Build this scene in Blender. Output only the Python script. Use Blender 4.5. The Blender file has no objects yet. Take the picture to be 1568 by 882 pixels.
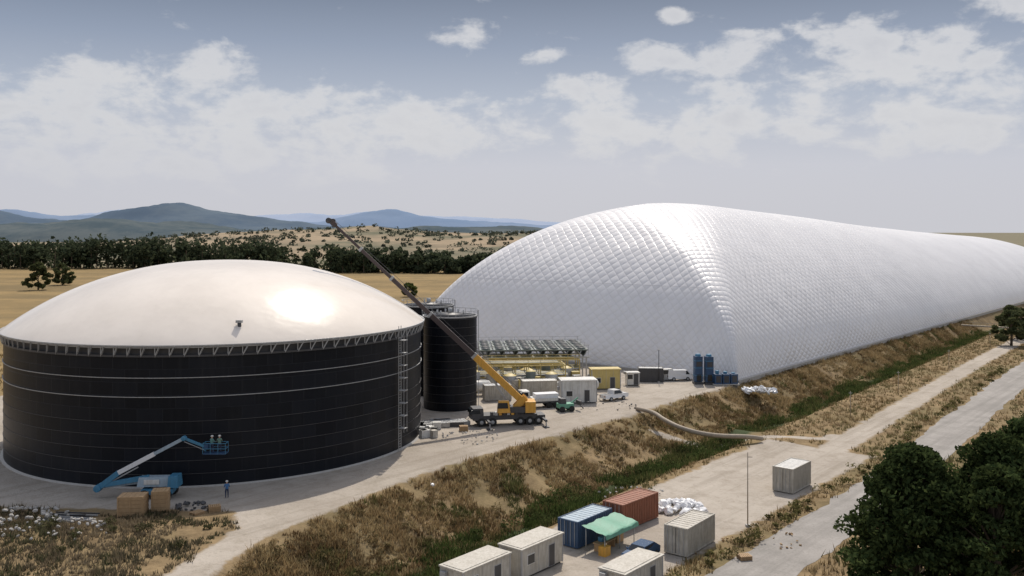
import bpy, bmesh, math, random
import numpy as np
from mathutils import Vector, Matrix, Euler
random.seed(7); RNG=np.random.default_rng(7)
scene=bpy.context.scene
COL=scene.collection

# ------------------------------------------------------------------ layout axes
D=np.array([0.64,0.768]); N=np.array([0.768,-0.64]); P0=np.array([9.2,110.6])
SITE_ROT=math.atan2(D[1],D[0])
def ls(x,y):
    return (x-P0[0])*D[0]+(y-P0[1])*D[1], (x-P0[0])*N[0]+(y-P0[1])*N[1]
def xy(l,s):
    return P0[0]+l*D[0]+s*N[0], P0[1]+l*D[1]+s*N[1]

def hash2(ix,iy,seed):
    h=(ix.astype(np.int64)*374761393+iy.astype(np.int64)*668265263+seed*974711)&0xffffffff
    h=((h^(h>>13))*1274126177)&0xffffffff
    return ((h^(h>>16))&0xffff)/65535.0
def vnoise(x,y,sc,seed=0):
    x=np.asarray(x,float)/sc; y=np.asarray(y,float)/sc
    ix=np.floor(x); iy=np.floor(y); fx=x-ix; fy=y-iy
    fx=fx*fx*(3-2*fx); fy=fy*fy*(3-2*fy)
    a=hash2(ix,iy,seed);b=hash2(ix+1,iy,seed);c=hash2(ix,iy+1,seed);d=hash2(ix+1,iy+1,seed)
    return (a*(1-fx)+b*fx)*(1-fy)+(c*(1-fx)+d*fx)*fy
def fbm(x,y,sc,seed=0,o=4):
    r=0;a=.5;t=0
    for i in range(o):
        r=r+a*vnoise(x,y,sc/2**i,seed+i*17); t+=a; a*=.5
    return r/t
def sstep(a,b,x):
    t=np.clip((x-a)/(b-a),0,1); return t*t*(3-2*t)

def dcent(l): return np.interp(l,[-60,-25,0,40,210,600],[3.5,2.2,0,0,-6,-8])
def btop(l): return np.interp(l,[-200,-50,-38,-15,0,600],[-3,-3,-7.6,-12,-12.6,-12.6])
def zground(x,y):
    x=np.asarray(x,float);y=np.asarray(y,float)
    l,s=ls(x,y); dc=dcent(l); bt=btop(l)
    t1=np.clip((s-bt)/(dc-1.3-bt),0,1); t1=t1**0.85
    z=-4.3*(t1*t1*(3-2*t1)*.5+t1*.5)
    up=sstep(dc+1.2,dc+4.5,s)
    z=z+1.3*up
    bank=np.clip(np.minimum(s-bt,dc+4-s)/2,0,1)
    z=z+bank*(fbm(x,y,5,3)-.5)*1.3
    plug=np.exp(-((l-40)/4.0)**2)*sstep(-9,-3,s)*(1-sstep(8,12,s))
    z=z*(1-plug)+(-2.7)*plug
    z=z+1.0*np.exp(-(((x+45)/14)**2+((y-84)/5)**2))*(fbm(x,y,4,9))
    fade=1-sstep(500,1200,np.hypot(x,y))
    return z*fade

# ------------------------------------------------------------------ materials
def newmat(name):
    m=bpy.data.materials.new(name); m.use_nodes=True
    nt=m.node_tree; b=nt.nodes['Principled BSDF']; return m,nt,b
def L(nt,a,b): nt.links.new(a,b)
def math_n(nt,op,a,b=None,c=None,clamp=False):
    n=nt.nodes.new('ShaderNodeMath'); n.operation=op; n.use_clamp=clamp
    for i,v in enumerate((a,b,c)):
        if v is None: continue
        if isinstance(v,(int,float)): n.inputs[i].default_value=v
        else: nt.links.new(v,n.inputs[i])
    return n.outputs[0]
def mixc(nt,fac,a,b,mode='MIX'):
    n=nt.nodes.new('ShaderNodeMix'); n.data_type='RGBA'; n.blend_type=mode
    for idx,v in ((0,fac),(6,a),(7,b)):
        if isinstance(v,(int,float)): n.inputs[idx].default_value=v
        elif isinstance(v,tuple): n.inputs[idx].default_value=(v[0],v[1],v[2],1)
        else: nt.links.new(v,n.inputs[idx])
    return n.outputs[2]
def noise_n(nt,sc,det=4,vec=None,rough=.55,dist=0):
    n=nt.nodes.new('ShaderNodeTexNoise'); n.inputs['Scale'].default_value=sc
    n.inputs['Detail'].default_value=det; n.inputs['Roughness'].default_value=rough; n.inputs['Distortion'].default_value=dist
    if vec is not None: nt.links.new(vec,n.inputs['Vector'])
    return n.outputs['Fac']
def maprange(nt,v,a,b,c=0,d=1,smooth=False):
    n=nt.nodes.new('ShaderNodeMapRange'); n.inputs[1].default_value=a;n.inputs[2].default_value=b
    n.inputs[3].default_value=c;n.inputs[4].default_value=d
    if smooth:n.interpolation_type='SMOOTHSTEP'
    nt.links.new(v,n.inputs[0]); return n.outputs[0]
def objcoord(nt):
    return nt.nodes.new('ShaderNodeTexCoord').outputs['Object']
def bump(nt,h,b,dist=.1,strength=1):
    n=nt.nodes.new('ShaderNodeBump'); n.inputs['Distance'].default_value=dist; n.inputs['Strength'].default_value=strength
    nt.links.new(h,n.inputs['Height']); nt.links.new(n.outputs[0],b.inputs['Normal'])

MATS={}
def paint(name,c,rough=.5,metal=0,dirt=.35,sc=1.2):
    if name in MATS: return MATS[name]
    m,nt,b=newmat(name)
    v=objcoord(nt); n=noise_n(nt,sc,6,v,.65)
    mp=nt.nodes.new('ShaderNodeMapping'); mp.inputs['Scale'].default_value=(3,3,.35); L(nt,v,mp.inputs[0])
    n2=noise_n(nt,sc*1.5,4,mp.outputs[0])
    f=maprange(nt,n,.4,.75,0,dirt); 
    dk=(c[0]*.5+.02,c[1]*.47+.017,c[2]*.42+.012)
    cc=mixc(nt,f,c,dk)
    f2=maprange(nt,n2,.45,.75,0,min(1,dirt*1.3)); cc=mixc(nt,f2,cc,dk)
    L(nt,cc,b.inputs['Base Color']); b.inputs['Roughness'].default_value=rough; b.inputs['Metallic'].default_value=metal
    MATS[name]=m; return m
M_white=paint('white_painted_steel',(.68,.67,.64),.5,0,.4)
M_cream=paint('cream_panel',(.52,.49,.43),.6,0,.6)
M_grey=paint('galvanised_steel',(.42,.43,.44),.45,.3)
M_dgrey=paint('dark_steel',(.06,.06,.065),.5)
M_black=paint('rubber',(.02,.02,.02),.8)
M_yellow=paint('crane_yellow_paint',(.72,.38,.06),.4,0,.35)
M_boomdk=paint('boom_dark_paint',(.07,.05,.05),.55)
M_blue=paint('lift_blue_paint',(.06,.22,.36),.45,0,.3)
M_dblue=paint('dark_blue_paint',(.03,.08,.17),.45,0,.35)
M_lblue=paint('light_blue_roof',(.36,.45,.52),.5)
M_rust=paint('rust_red_paint',(.30,.11,.06),.65,0,.6)
M_green=paint('green_tarp',(.14,.36,.25),.6)
M_wood=paint('raw_timber',(.42,.28,.15),.75,0,.3,2)
M_glass=paint('dark_window_glass',(.02,.025,.03),.12,0,.05)
M_conc=paint('concrete',(.45,.43,.4),.85)
M_yel2=paint('yellow_pipe_paint',(.56,.44,.16),.55)
M_bag=paint('white_plastic',(.78,.78,.79),.4,0,.15)
M_pipe=paint('weathered_pipe',(.36,.3,.23),.7)
M_solar=paint('cooler_fan_deck',(.16,.19,.18),.5)

def leafmat(name,trans=.35):
    m,nt,b=newmat(name)
    a=nt.nodes.new('ShaderNodeAttribute'); a.attribute_name='Col'
    d=nt.nodes.new('ShaderNodeBsdfDiffuse'); L(nt,a.outputs['Color'],d.inputs['Color'])
    t=nt.nodes.new('ShaderNodeBsdfTranslucent'); L(nt,a.outputs['Color'],t.inputs['Color'])
    mx=nt.nodes.new('ShaderNodeMixShader'); mx.inputs[0].default_value=trans
    L(nt,d.outputs[0],mx.inputs[1]); L(nt,t.outputs[0],mx.inputs[2])
    L(nt,mx.outputs[0],nt.nodes['Material Output'].inputs['Surface']); return m
M_leaf=leafmat('foliage'); M_grass=leafmat('dry_grass_blades',.4)
M_bark=paint('bark',(.1,.075,.05),.9)

# ------------------------------------------------------------------ mesh helpers
def np_mesh(name,verts,faces,mat,colors=None,smooth=False,uv=None):
    verts=np.asarray(verts,np.float32); faces=np.asarray(faces,np.int32); k=faces.shape[1]
    me=bpy.data.meshes.new(name)
    me.vertices.add(len(verts)); me.vertices.foreach_set('co',verts.ravel())
    me.loops.add(faces.size); me.loops.foreach_set('vertex_index',faces.ravel())
    me.polygons.add(len(faces)); me.polygons.foreach_set('loop_start',np.arange(0,faces.size,k,dtype=np.int32))
    try: me.polygons.foreach_set('loop_total',np.full(len(faces),k,np.int32))
    except Exception: pass
    me.update(calc_edges=True)
    if smooth: me.polygons.foreach_set('use_smooth',np.ones(len(faces),bool))
    if colors is not None:
        at=me.attributes.new('Col','FLOAT_COLOR','POINT')
        c=np.ones((len(verts),4),np.float32); c[:,:3]=colors; at.data.foreach_set('color',c.ravel())
    if uv is not None:
        u=me.uv_layers.new(name='UVMap'); u.data.foreach_set('uv',np.asarray(uv,np.float32)[faces.ravel()].ravel())
    me.materials.append(mat)
    o=bpy.data.objects.new(name,me); COL.objects.link(o); return o
def grid_faces(a,b):
    i=np.arange(a-1)[:,None]*b+np.arange(b-1)[None,:]
    return np.stack([i,i+b,i+b+1,i+1],-1).reshape(-1,4)

class Builder:
    def __init__(s): s.bm=bmesh.new(); s.mats=[]
    def mi(s,m):
        if m not in s.mats: s.mats.append(m)
        return s.mats.index(m)
    def _tag(s,verts,m,smooth=False):
        i=s.mi(m)
        for f in {f for v in verts for f in v.link_faces}:
            f.material_index=i; f.smooth=smooth
    def box(s,c,size,m,rot=(0,0,0),taper=None):
        mt=Matrix.Translation(c)@Euler(rot).to_matrix().to_4x4()@Matrix.Diagonal((*size,1))
        r=bmesh.ops.create_cube(s.bm,size=1,matrix=Matrix.Identity(4))
        if taper:
            for v in r['verts']:
                if v.co.z>0: v.co.x=v.co.x*taper[0]+(taper[2] if len(taper)>2 else 0); v.co.y*=taper[1]
        bmesh.ops.transform(s.bm,matrix=mt,verts=r['verts'])
        s._tag(r['verts'],m)
    def cyl(s,p0,p1,r0,m,r1=None,seg=12,smooth=True):
        p0=Vector(p0);p1=Vector(p1); d=p1-p0
        q=d.to_track_quat('Z','Y').to_matrix().to_4x4()
        r=bmesh.ops.create_cone(s.bm,cap_ends=True,segments=seg,radius1=r0,radius2=r0 if r1 is None else r1,depth=d.length,
            matrix=Matrix.Translation((p0+p1)/2)@q)
        s._tag(r['verts'],m,smooth and seg>6)
    def beam(s,p0,p1,w,h,m):
        p0=Vector(p0);p1=Vector(p1); d=p1-p0
        q=d.to_track_quat('Z','Y').to_matrix().to_4x4()
        r=bmesh.ops.create_cube(s.bm,size=1,matrix=Matrix.Translation((p0+p1)/2)@q@Matrix.Diagonal((w,h,d.length,1)))
        s._tag(r['verts'],m)
    def poly(s,pts,m):
        vs=[s.bm.verts.new(p) for p in pts]; f=s.bm.faces.new(vs); f.material_index=s.mi(m)
    def prism(s,prof,y0,y1,m,inset=0):
        a=[s.bm.verts.new((p[0],y0,p[1])) for p in prof]; b=[s.bm.verts.new((p[0],y1,p[1])) for p in prof]
        i=s.mi(m); n=len(prof)
        fs=[s.bm.faces.new(a),s.bm.faces.new(b[::-1])]
        for k in range(n): fs.append(s.bm.faces.new((a[k],b[k],b[(k+1)%n],a[(k+1)%n])))
        for f in fs:f.material_index=i
        return a+b
    def done(s,name,loc=(0,0,0),rz=0,bevel=0):
        bmesh.ops.recalc_face_normals(s.bm,faces=s.bm.faces[:])
        me=bpy.data.meshes.new(name); s.bm.to_mesh(me); s.bm.free()
        for m in s.mats: me.materials.append(m)
        o=bpy.data.objects.new(name,me); COL.objects.link(o); o.location=loc; o.rotation_euler=(0,0,rz)
        if bevel:
            b=o.modifiers.new('bevel','BEVEL'); b.width=bevel; b.segments=2; b.limit_method='ANGLE'
        return o

# ------------------------------------------------------------------ ground
def axis(segs):
    out=[segs[0][0]]
    for a,b,st in segs:
        n=max(1,int(round((b-a)/st))); out+=list(np.linspace(a,b,n+1)[1:])
    return np.array(out)
la=axis([(-3000,-300,450),(-300,-80,20),(-80,60,.6),(60,140,1.2),(140,300,3),(300,700,12),(700,3000,90),(3000,30000,1500)])
sa=axis([(-30000,-3000,1500),(-3000,-700,100),(-700,-120,12),(-120,-30,1.6),(-30,36,.55),(36,80,2),(80,400,12),(400,3000,100),(3000,30000,1500)])
LL,SS=np.meshgrid(la,sa,indexing='ij'); X,Y=xy(LL,SS); X=X.ravel();Y=Y.ravel()
Z=zground(X,Y)
def sdpoly(x,y,P):
    P=np.array(P,float); d=np.full(x.shape,1e9); ins=np.zeros(x.shape,bool)
    for i in range(len(P)):
        a=P[i-1];b=P[i]; e=b-a; wx=x-a[0];wy=y-a[1]
        t=np.clip((wx*e[0]+wy*e[1])/(e@e),0,1)
        d=np.minimum(d,np.hypot(wx-t*e[0],wy-t*e[1]))
        c=((a[1]>y)!=(b[1]>y)); 
        with np.errstate(divide='ignore',invalid='ignore'):
            xi=(b[0]-a[0])*(y-a[1])/(b[1]-a[1]+1e-12)+a[0]
        ins^=(c&(x<xi))
    return np.where(ins,d,-d)
SITE=[(-35,40),(-28.5,74.4),(-25.8,86),(-28,91.5),(-52,93),(-75,94),(-95,125),(-85,165),(-50,175),(-25,225),(-30,250),(40,190),(42,168.6),(30,155),(19.5,141.5),(-.4,118.6),(-9.6,106.8),(-22.2,84.7),(-24.5,74.9),(-29,40)]
def dirtfield(x,y):
    l,s=ls(x,y); off=dcent(np.maximum(l,0))
    f=sdpoly(x,y,SITE)
    sy=s-off
    yard=np.minimum(np.minimum(sy-5.6,21.3-sy),np.minimum(l+90,38-l))
    tr=2.2-np.abs(sy-15.5+np.clip((l-38)*.02,0,2)); tr=np.where(l>20,tr,-9)
    tr2=1.3-np.abs(sy-2-np.clip(l-36,-9,9)*1.2); tr2=np.where((l>28)&(l<48),tr2,-9)
    return np.maximum(np.maximum(f,yard),np.maximum(tr,tr2))
l_,s_=ls(X,Y)
df=np.clip(dirtfield(X,Y)*.1+.5,0,1)
gr=np.exp(-((s_-dcent(l_)-.5)/2.6)**2)*(l_<400)
gold=sstep(130,170,Y)*(s_<-14)*(1-sstep(640,720,Y+X*.1))
gcol=np.stack([df,gr,gold],1)
gm,nt,b=newmat('ground_soil_and_grass')
at=nt.nodes.new('ShaderNodeAttribute'); at.attribute_name='Col'
sp=nt.nodes.new('ShaderNodeSeparateColor'); L(nt,at.outputs['Color'],sp.inputs[0])
v=objcoord(nt)
n1=noise_n(nt,.35,7,v,.7); n2=noise_n(nt,.06,5,v,.6); n3=noise_n(nt,2.5,3,v,.7)
mp=nt.nodes.new('ShaderNodeMapping'); mp.inputs['Scale'].default_value=(.004,.03,1); mp.inputs['Rotation'].default_value=(0,0,.2); L(nt,v,mp.inputs[0])
n4=noise_n(nt,1,6,mp.outputs[0],.7)
# compacted wheel-track streaks that run along the site axis
mp2=nt.nodes.new('ShaderNodeMapping'); mp2.inputs['Rotation'].default_value=(0,0,-SITE_ROT); L(nt,v,mp2.inputs[0])
mp3=nt.nodes.new('ShaderNodeMapping'); mp3.inputs['Scale'].default_value=(.03,.55,1); L(nt,mp2.outputs[0],mp3.inputs[0])
n5=noise_n(nt,1,5,mp3.outputs[0],.65)
dry=mixc(nt,maprange(nt,n1,.35,.68),(.31,.225,.125),(.14,.10,.055))
dry=mixc(nt,maprange(nt,n2,.45,.65,0,.5),dry,(.13,.12,.055))
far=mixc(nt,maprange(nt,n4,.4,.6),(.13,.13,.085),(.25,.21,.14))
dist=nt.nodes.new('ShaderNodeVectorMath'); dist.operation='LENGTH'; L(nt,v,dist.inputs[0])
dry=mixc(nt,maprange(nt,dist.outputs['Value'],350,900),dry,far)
goldc=mixc(nt,maprange(nt,n4,.35,.65),(.33,.23,.105),(.19,.14,.07))
goldc=mixc(nt,maprange(nt,n2,.45,.65,0,.6),goldc,(.18,.135,.07))
goldc=mixc(nt,maprange(nt,n1,.5,.7,0,.35),goldc,(.12,.10,.05))
gc=mixc(nt,sp.outputs[2],dry,goldc)
gc=mixc(nt,maprange(nt,math_n(nt,'ADD',sp.outputs[1],math_n(nt,'MULTIPLY',math_n(nt,'SUBTRACT',n1,.5),.9)),.4,.75),gc,(.055,.07,.032))
dm=maprange(nt,math_n(nt,'ADD',sp.outputs[0],math_n(nt,'MULTIPLY',math_n(nt,'SUBTRACT',n1,.5),.34)),.48,.535)
dirt=mixc(nt,maprange(nt,n2,.35,.65),(.46,.41,.35),(.36,.315,.265))
dirt=mixc(nt,maprange(nt,n1,.48,.7,0,.65),dirt,(.27,.23,.18))
dirt=mixc(nt,maprange(nt,n5,.5,.68,0,.55),dirt,(.26,.225,.18))
dirt=mixc(nt,maprange(nt,n3,.55,.75,0,.45),dirt,(.19,.16,.125))
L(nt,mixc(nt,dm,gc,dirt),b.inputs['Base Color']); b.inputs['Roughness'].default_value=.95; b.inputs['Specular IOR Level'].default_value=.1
bump(nt,n3,b,.14,.8)
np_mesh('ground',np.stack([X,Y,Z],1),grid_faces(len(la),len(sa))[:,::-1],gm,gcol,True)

rm,nt,b=newmat('worn_asphalt'); v=objcoord(nt)
a1=noise_n(nt,.25,7,v,.7); a2=noise_n(nt,4,5,v,.7)
mp2=nt.nodes.new('ShaderNodeMapping'); mp2.inputs['Rotation'].default_value=(0,0,-SITE_ROT); L(nt,v,mp2.inputs[0])
mp3=nt.nodes.new('ShaderNodeMapping'); mp3.inputs['Scale'].default_value=(.03,.9,1); L(nt,mp2.outputs[0],mp3.inputs[0])
a3=noise_n(nt,1,5,mp3.outputs[0],.6)
c=mixc(nt,maprange(nt,a1,.35,.7),(.36,.335,.31),(.25,.235,.215)); c=mixc(nt,maprange(nt,a2,.5,.75,0,.4),c,(.15,.14,.125))
c=mixc(nt,maprange(nt,a3,.45,.65,0,.5),c,(.20,.187,.17))
L(nt,c,b.inputs['Base Color']); b.inputs['Roughness'].default_value=.9; b.inputs['Specular IOR Level'].default_value=.2; bump(nt,a2,b,.02,.5)
rl=np.arange(-90,420,.7); ce=27.6+np.interp(rl,[0,20,117,420],[0,0,-5.3,-18])
wl=3.1+.7*(fbm(rl,rl*0,3,5)-.5)*2; wr=3.1+.7*(fbm(rl,rl*0+50,3,6)-.5)*2
cross=np.linspace(-1,1,5)
sx=ce[:,None]+np.where(cross<0,wl[:,None]*cross,wr[:,None]*cross)
rx,ry=xy(rl[:,None]+0*sx,sx); rz=zground(rx,ry)+.02+.03*(1-cross[None,:]**2)
np_mesh('access_road',np.stack([rx.ravel(),ry.ravel(),rz.ravel()],1),grid_faces(len(rl),5)[:,::-1],rm,None,True)

# ------------------------------------------------------------------ storage tank with membrane roof
TC=(-39.8,127.0); TR=27.0; TH=14.4
tank=bpy.data.objects.new('storage_tank',None); COL.objects.link(tank); tank.location=(TC[0],TC[1],0)
def child(o,p): o.parent=p; return o
def shell(name,R,h,seg,mat,zs):
    th=np.linspace(0,2*math.pi,seg+1); zz=np.array(zs)
    V=np.array([[R*math.cos(t),R*math.sin(t),z] for t in th for z in zz]); UV=np.array([[R*t,z] for t in th for z in zz])
    return np_mesh(name,V,grid_faces(seg+1,len(zz)),mat,None,True,UV)
def tankmat(name,pw,ph,base):
    m,nt,b=newmat(name)
    uvn=nt.nodes.new('ShaderNodeUVMap'); 
    br=nt.nodes.new('ShaderNodeTexBrick'); L(nt,uvn.outputs[0],br.inputs['Vector'])
    br.inputs['Scale'].default_value=1; br.inputs['Brick Width'].default_value=pw; br.inputs['Row Height'].default_value=ph
    br.inputs['Mortar Size'].default_value=.04; br.inputs['Mortar Smooth'].default_value=.3
    br.inputs['Color1'].default_value=(*base,1); br.inputs['Color2'].default_value=(base[0]*1.6,base[1]*1.6,base[2]*1.6,1)
    br.inputs['Mortar'].default_value=(.018,.02,.025,1)
    mp=nt.nodes.new('ShaderNodeMapping'); mp.inputs['Scale'].default_value=(1.2,.12,1); L(nt,uvn.outputs[0],mp.inputs[0])
    n=noise_n(nt,1,5,mp.outputs[0],.6); c=mixc(nt,maprange(nt,n,.5,.8,0,.4),br.outputs[0],(.03,.03,.032))
    L(nt,c,b.inputs['Base Color']); b.inputs['Roughness'].default_value=.42; b.inputs['Specular IOR Level'].default_value=.18
    bump(nt,br.outputs['Fac'],b,-.02,.6); return m
M_tank=tankmat('glass_fused_black_steel',2.8,1.44,(.006,.0075,.011))
child(shell('shell',TR,TH,192,M_tank,np.linspace(-.5,TH,11)),tank)
def torus(bd,R,z,r,m,seg=144):
    pts=[(R*math.cos(t),R*math.sin(t),z) for t in np.linspace(0,2*math.pi,seg+1)]
    for i in range(seg): bd.beam(pts[i],pts[i+1],r,r,m)
bd=Builder()
torus(bd,TR+.06,12.0,.08,M_grey); torus(bd,TR+.06,9.9,.08,M_grey)
for z in (1.44,2.88,4.32,5.76,7.2): torus(bd,TR+.02,z,.05,M_dgrey)
torus(bd,TR+.1,TH,.22,M_dgrey); torus(bd,TR+.45,TH+1.15,.16,M_grey); torus(bd,TR+.3,TH+.95,.12,M_grey)
child(bd.done('stiffener_rings'),tank)
bd=Builder(); nb=110
for i in range(nb):
    t=2*math.pi*i/nb; c,s=math.cos(t),math.sin(t); t2=t+.022; c2,s2=math.cos(t2),math.sin(t2)
    bd.beam(((TR+.1)*c,(TR+.1)*s,TH-.1),((TR+.42)*c2,(TR+.42)*s2,TH+1.1),.16,.12,M_grey)
    bd.beam(((TR+.1)*c,(TR+.1)*s,TH-.1),((TR+.1)*c,(TR+.1)*s,TH+1.0),.1,.08,M_grey)
child(bd.done('roof_brackets'),tank)
child(shell('inner_upstand',TR-.35,1,192,M_dgrey,[TH-.3,TH+1.1]),tank)
mm,nt,b=newmat('cream_membrane'); v=objcoord(nt)
n=noise_n(nt,.15,5,v,.6); nd=noise_n(nt,.7,6,v,.7)
c=mixc(nt,maprange(nt,n,.35,.7),(.84,.765,.68),(.76,.69,.61)); c=mixc(nt,maprange(nt,nd,.55,.8,0,.2),c,(.55,.48,.4))
L(nt,c,b.inputs['Base Color']); b.inputs['Roughness'].default_value=.2
b.inputs['Specular IOR Level'].default_value=.20
nn=noise_n(nt,.35,2,v); bump(nt,nn,b,.10,.5)
rr=np.sin(np.linspace(0,1,40)*math.pi/2)*(TR+.42); th=np.linspace(0,2*math.pi,193)
hz=8.6*np.power(1-(rr/(TR+.42))**2.25,.92)
V=np.array([[r*math.cos(t),r*math.sin(t),TH+1.1+h] for r,h in zip(rr,hz) for t in th])
child(np_mesh('membrane_roof',V,grid_faces(40,193),mm,None,True),tank)
bd=Builder()
bd.cyl((8.9,-23.2,TH+2.0),(8.9,-23.4,TH+3.3),.22,M_dgrey); bd.box((8.9,-23.4,TH+3.45),(.7,.5,.3),M_grey)
bd.cyl((8.4,-23.3,TH+2.0),(8.4,-23.6,TH+2.9),.12,M_grey)
child(bd.done('roof_vent'),tank)
bd=Builder()
an=math.radians(-22)
c,s=math.cos(an),math.sin(an)
for k in (-.3,.3): bd.beam(((TR+.5)*c-k*s,(TR+.5)*s+k*c,0),((TR+.5)*c-k*s,(TR+.5)*s+k*c,TH+1.6),.08,.08,M_grey)
for i in range(44): bd.beam(((TR+.5)*c+.3*s,(TR+.5)*s-.3*c,.3+i*.33),((TR+.5)*c-.3*s,(TR+.5)*s+.3*c,.3+i*.33),.04,.04,M_grey)
for i in range(8): bd.box(((TR+.95)*c,(TR+.95)*s,3+i*1.6),(.9,.9,.07),M_grey,(0,0,an))
for k in (-.4,.4): bd.beam(((TR+1.3)*c-k*s,(TR+1.3)*s+k*c,2.5),((TR+1.3)*c-k*s,(TR+1.3)*s+k*c,TH+1.2),.05,.05,M_grey)
child(bd.done('caged_ladder'),tank)
bd=Builder()
bd.cyl((0,0,-.4),(0,0,.12),TR+.35,M_conc,seg=128)
child(bd.done('foundation_ring'),tank)

M_silo=tankmat('black_silo_panels',1.9,1.3,(.006,.007,.010))
def silo(x,y,R,h):
    e=bpy.data.objects.new('steel_silo',None); COL.objects.link(e); e.location=(x,y,0)
    child(shell('shell',R,h,64,M_silo,np.linspace(-.2,h,8)),e)
    bd=Builder(); torus(bd,R+.06,h,.2,M_grey,48); torus(bd,R+.25,h+.9,.07,M_grey,48)
    for z in np.arange(1.3,h,1.3): torus(bd,R+.03,z,.05,M_dgrey,48)
    for i in range(24):
        t=i/24*2*math.pi; bd.beam(((R+.25)*math.cos(t),(R+.25)*math.sin(t),h-.1),((R+.25)*math.cos(t),(R+.25)*math.sin(t),h+.9),.06,.06,M_grey)
    bd.cyl((0,0,h-.1),(0,0,h+.5),R,M_dgrey,.4,48)
    bd.cyl((0,0,h+.3),(0,0,h+1.2),.35,M_grey)
    for k in range(5): bd.cyl((R*.5*math.cos(k),R*.5*math.sin(k),h),(R*.5*math.cos(k),R*.5*math.sin(k),h+.9),.12,M_grey)
    bd.beam((R+.3,-1.2,0),(R+.3,-1.2,h+1),.08,.08,M_grey); bd.beam((R+.3,-.7,0),(R+.3,-.7,h+1),.08,.08,M_grey)
    child(bd.done('roof_and_rails'),e)
silo(-9.9,146.5,4.25,14.6); silo(-14.6,160,4.4,15.2)

# ------------------------------------------------------------------ air-supported dome
W=87.; LEN=392.; HR=W/2
C0=np.array([42.,170.])
th=np.linspace(0,math.pi/2,64)
edge=HR*(1-np.cos(th)); earc=41*th
t_ax=np.concatenate([edge,np.arange(HR+2,LEN-HR-1,2.5),(LEN-edge)[::-1]])
t_arc=np.concatenate([earc,earc[-1]+(np.arange(HR+2,LEN-HR-1,2.5)-HR),(earc[-1]*2+LEN-2*HR-earc)[::-1]])
w_ax=np.concatenate([edge,(W-edge)[::-1][1:]]); w_arc=np.concatenate([earc,(2*earc[-1]-earc)[::-1][1:]])
T,Wd=np.meshgrid(t_ax,w_ax,indexing='ij'); TA,WA=np.meshgrid(t_arc,w_arc,indexing='ij')
dl=np.minimum(T,LEN-T); dw=np.minimum(Wd,W-Wd)
dl=np.minimum(dl,HR*1.6)
k=.12+.62*np.minimum(dl,dw)
h=np.clip(.5+.5*(dl-dw)/k,0,1); dd=dl*(1-h)+dw*h-k*h*(1-h)
dd=np.clip(dd,0,HR)
Hh=np.interp(t_ax,[0,50,80,120,175,250,320,392],[36.2,35.4,34.2,32.8,30.2,27.8,26,24.5])
Hh=np.convolve(np.pad(Hh,6,'edge'),np.ones(13)/13,'valid')[:,None]
Zd=Hh*np.power(np.clip(1-(1-dd/HR)**2.0,0,1),.66)+.35
Xd=C0[0]+T*D[0]-Wd*N[0]; Yd=C0[1]+T*D[1]-Wd*N[1]
dmn,nt,b=newmat('white_pvc_membrane')
uvn=nt.nodes.new('ShaderNodeUVMap'); sx_=nt.nodes.new('ShaderNodeSeparateXYZ'); L(nt,uvn.outputs[0],sx_.inputs[0])
wob=noise_n(nt,.12,2,uvn.outputs[0])
U=math_n(nt,'ADD',sx_.outputs[0],math_n(nt,'MULTIPLY',wob,1.2)); Vv=sx_.outputs[1]; S=1.75
A=math_n(nt,'ABSOLUTE',math_n(nt,'SINE',math_n(nt,'MULTIPLY',math_n(nt,'ADD',U,Vv),math.pi/S/1.4)))
B=math_n(nt,'ABSOLUTE',math_n(nt,'SINE',math_n(nt,'MULTIPLY',math_n(nt,'SUBTRACT',U,Vv),math.pi/S/1.4)))
hq=math_n(nt,'POWER',math_n(nt,'MULTIPLY',A,B),.5)
v=objcoord(nt); n=noise_n(nt,.05,6,v,.6); n2=noise_n(nt,.6,4,v,.6)
mpd=nt.nodes.new('ShaderNodeMapping'); mpd.inputs['Scale'].default_value=(.5,.5,.06); L(nt,v,mpd.inputs[0])
n3=noise_n(nt,.8,5,mpd.outputs[0],.65)
c=mixc(nt,maprange(nt,n,.35,.7),(.85,.83,.82),(.78,.76,.755))
c=mixc(nt,maprange(nt,n3,.5,.75,0,.25),c,(.58,.56,.54))
c=mixc(nt,maprange(nt,hq,0,.3,.18,0),c,(.5,.48,.5))
seam=math_n(nt,'ABSOLUTE',math_n(nt,'SINE',math_n(nt,'MULTIPLY',sx_.outputs[0],math.pi/24)))
c=mixc(nt,maprange(nt,seam,.006,.016,.4,0),c,(.42,.4,.4))
c=mixc(nt,maprange(nt,n2,.62,.8,0,.2),c,(.6,.55,.5))
L(nt,c,b.inputs['Base Color']); b.inputs['Roughness'].default_value=.30; b.inputs['Specular IOR Level'].default_value=.45
hh=math_n(nt,'ADD',math_n(nt,'MULTIPLY',hq,.13),math_n(nt,'MULTIPLY',noise_n(nt,.09,3,v,.5),.9))
bump(nt,hh,b,1.0,.75)
dome=bpy.data.objects.new('air_supported_dome',None); COL.objects.link(dome)
UV=np.stack([TA.ravel(),WA.ravel()],1)
child(np_mesh('membrane',np.stack([Xd.ravel(),Yd.ravel(),Zd.ravel()],1),grid_faces(len(t_ax),len(w_ax)),dmn,None,True,UV),dome)
bd=Builder()
bd.box((LEN/2,-.1,.1),(LEN+1.6,1.2,.9),M_conc); bd.box((LEN/2,W+.1,.1),(LEN+1.6,1.2,.9),M_conc)
bd.box((-.1,W/2,.1),(1.2,W-1.1,.9),M_conc); bd.box((LEN+.1,W/2,.1),(1.2,W-1.1,.9),M_conc)
o=bd.done('perimeter_beam',(C0[0],C0[1],0),SITE_ROT,.05); child(o,dome)

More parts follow.
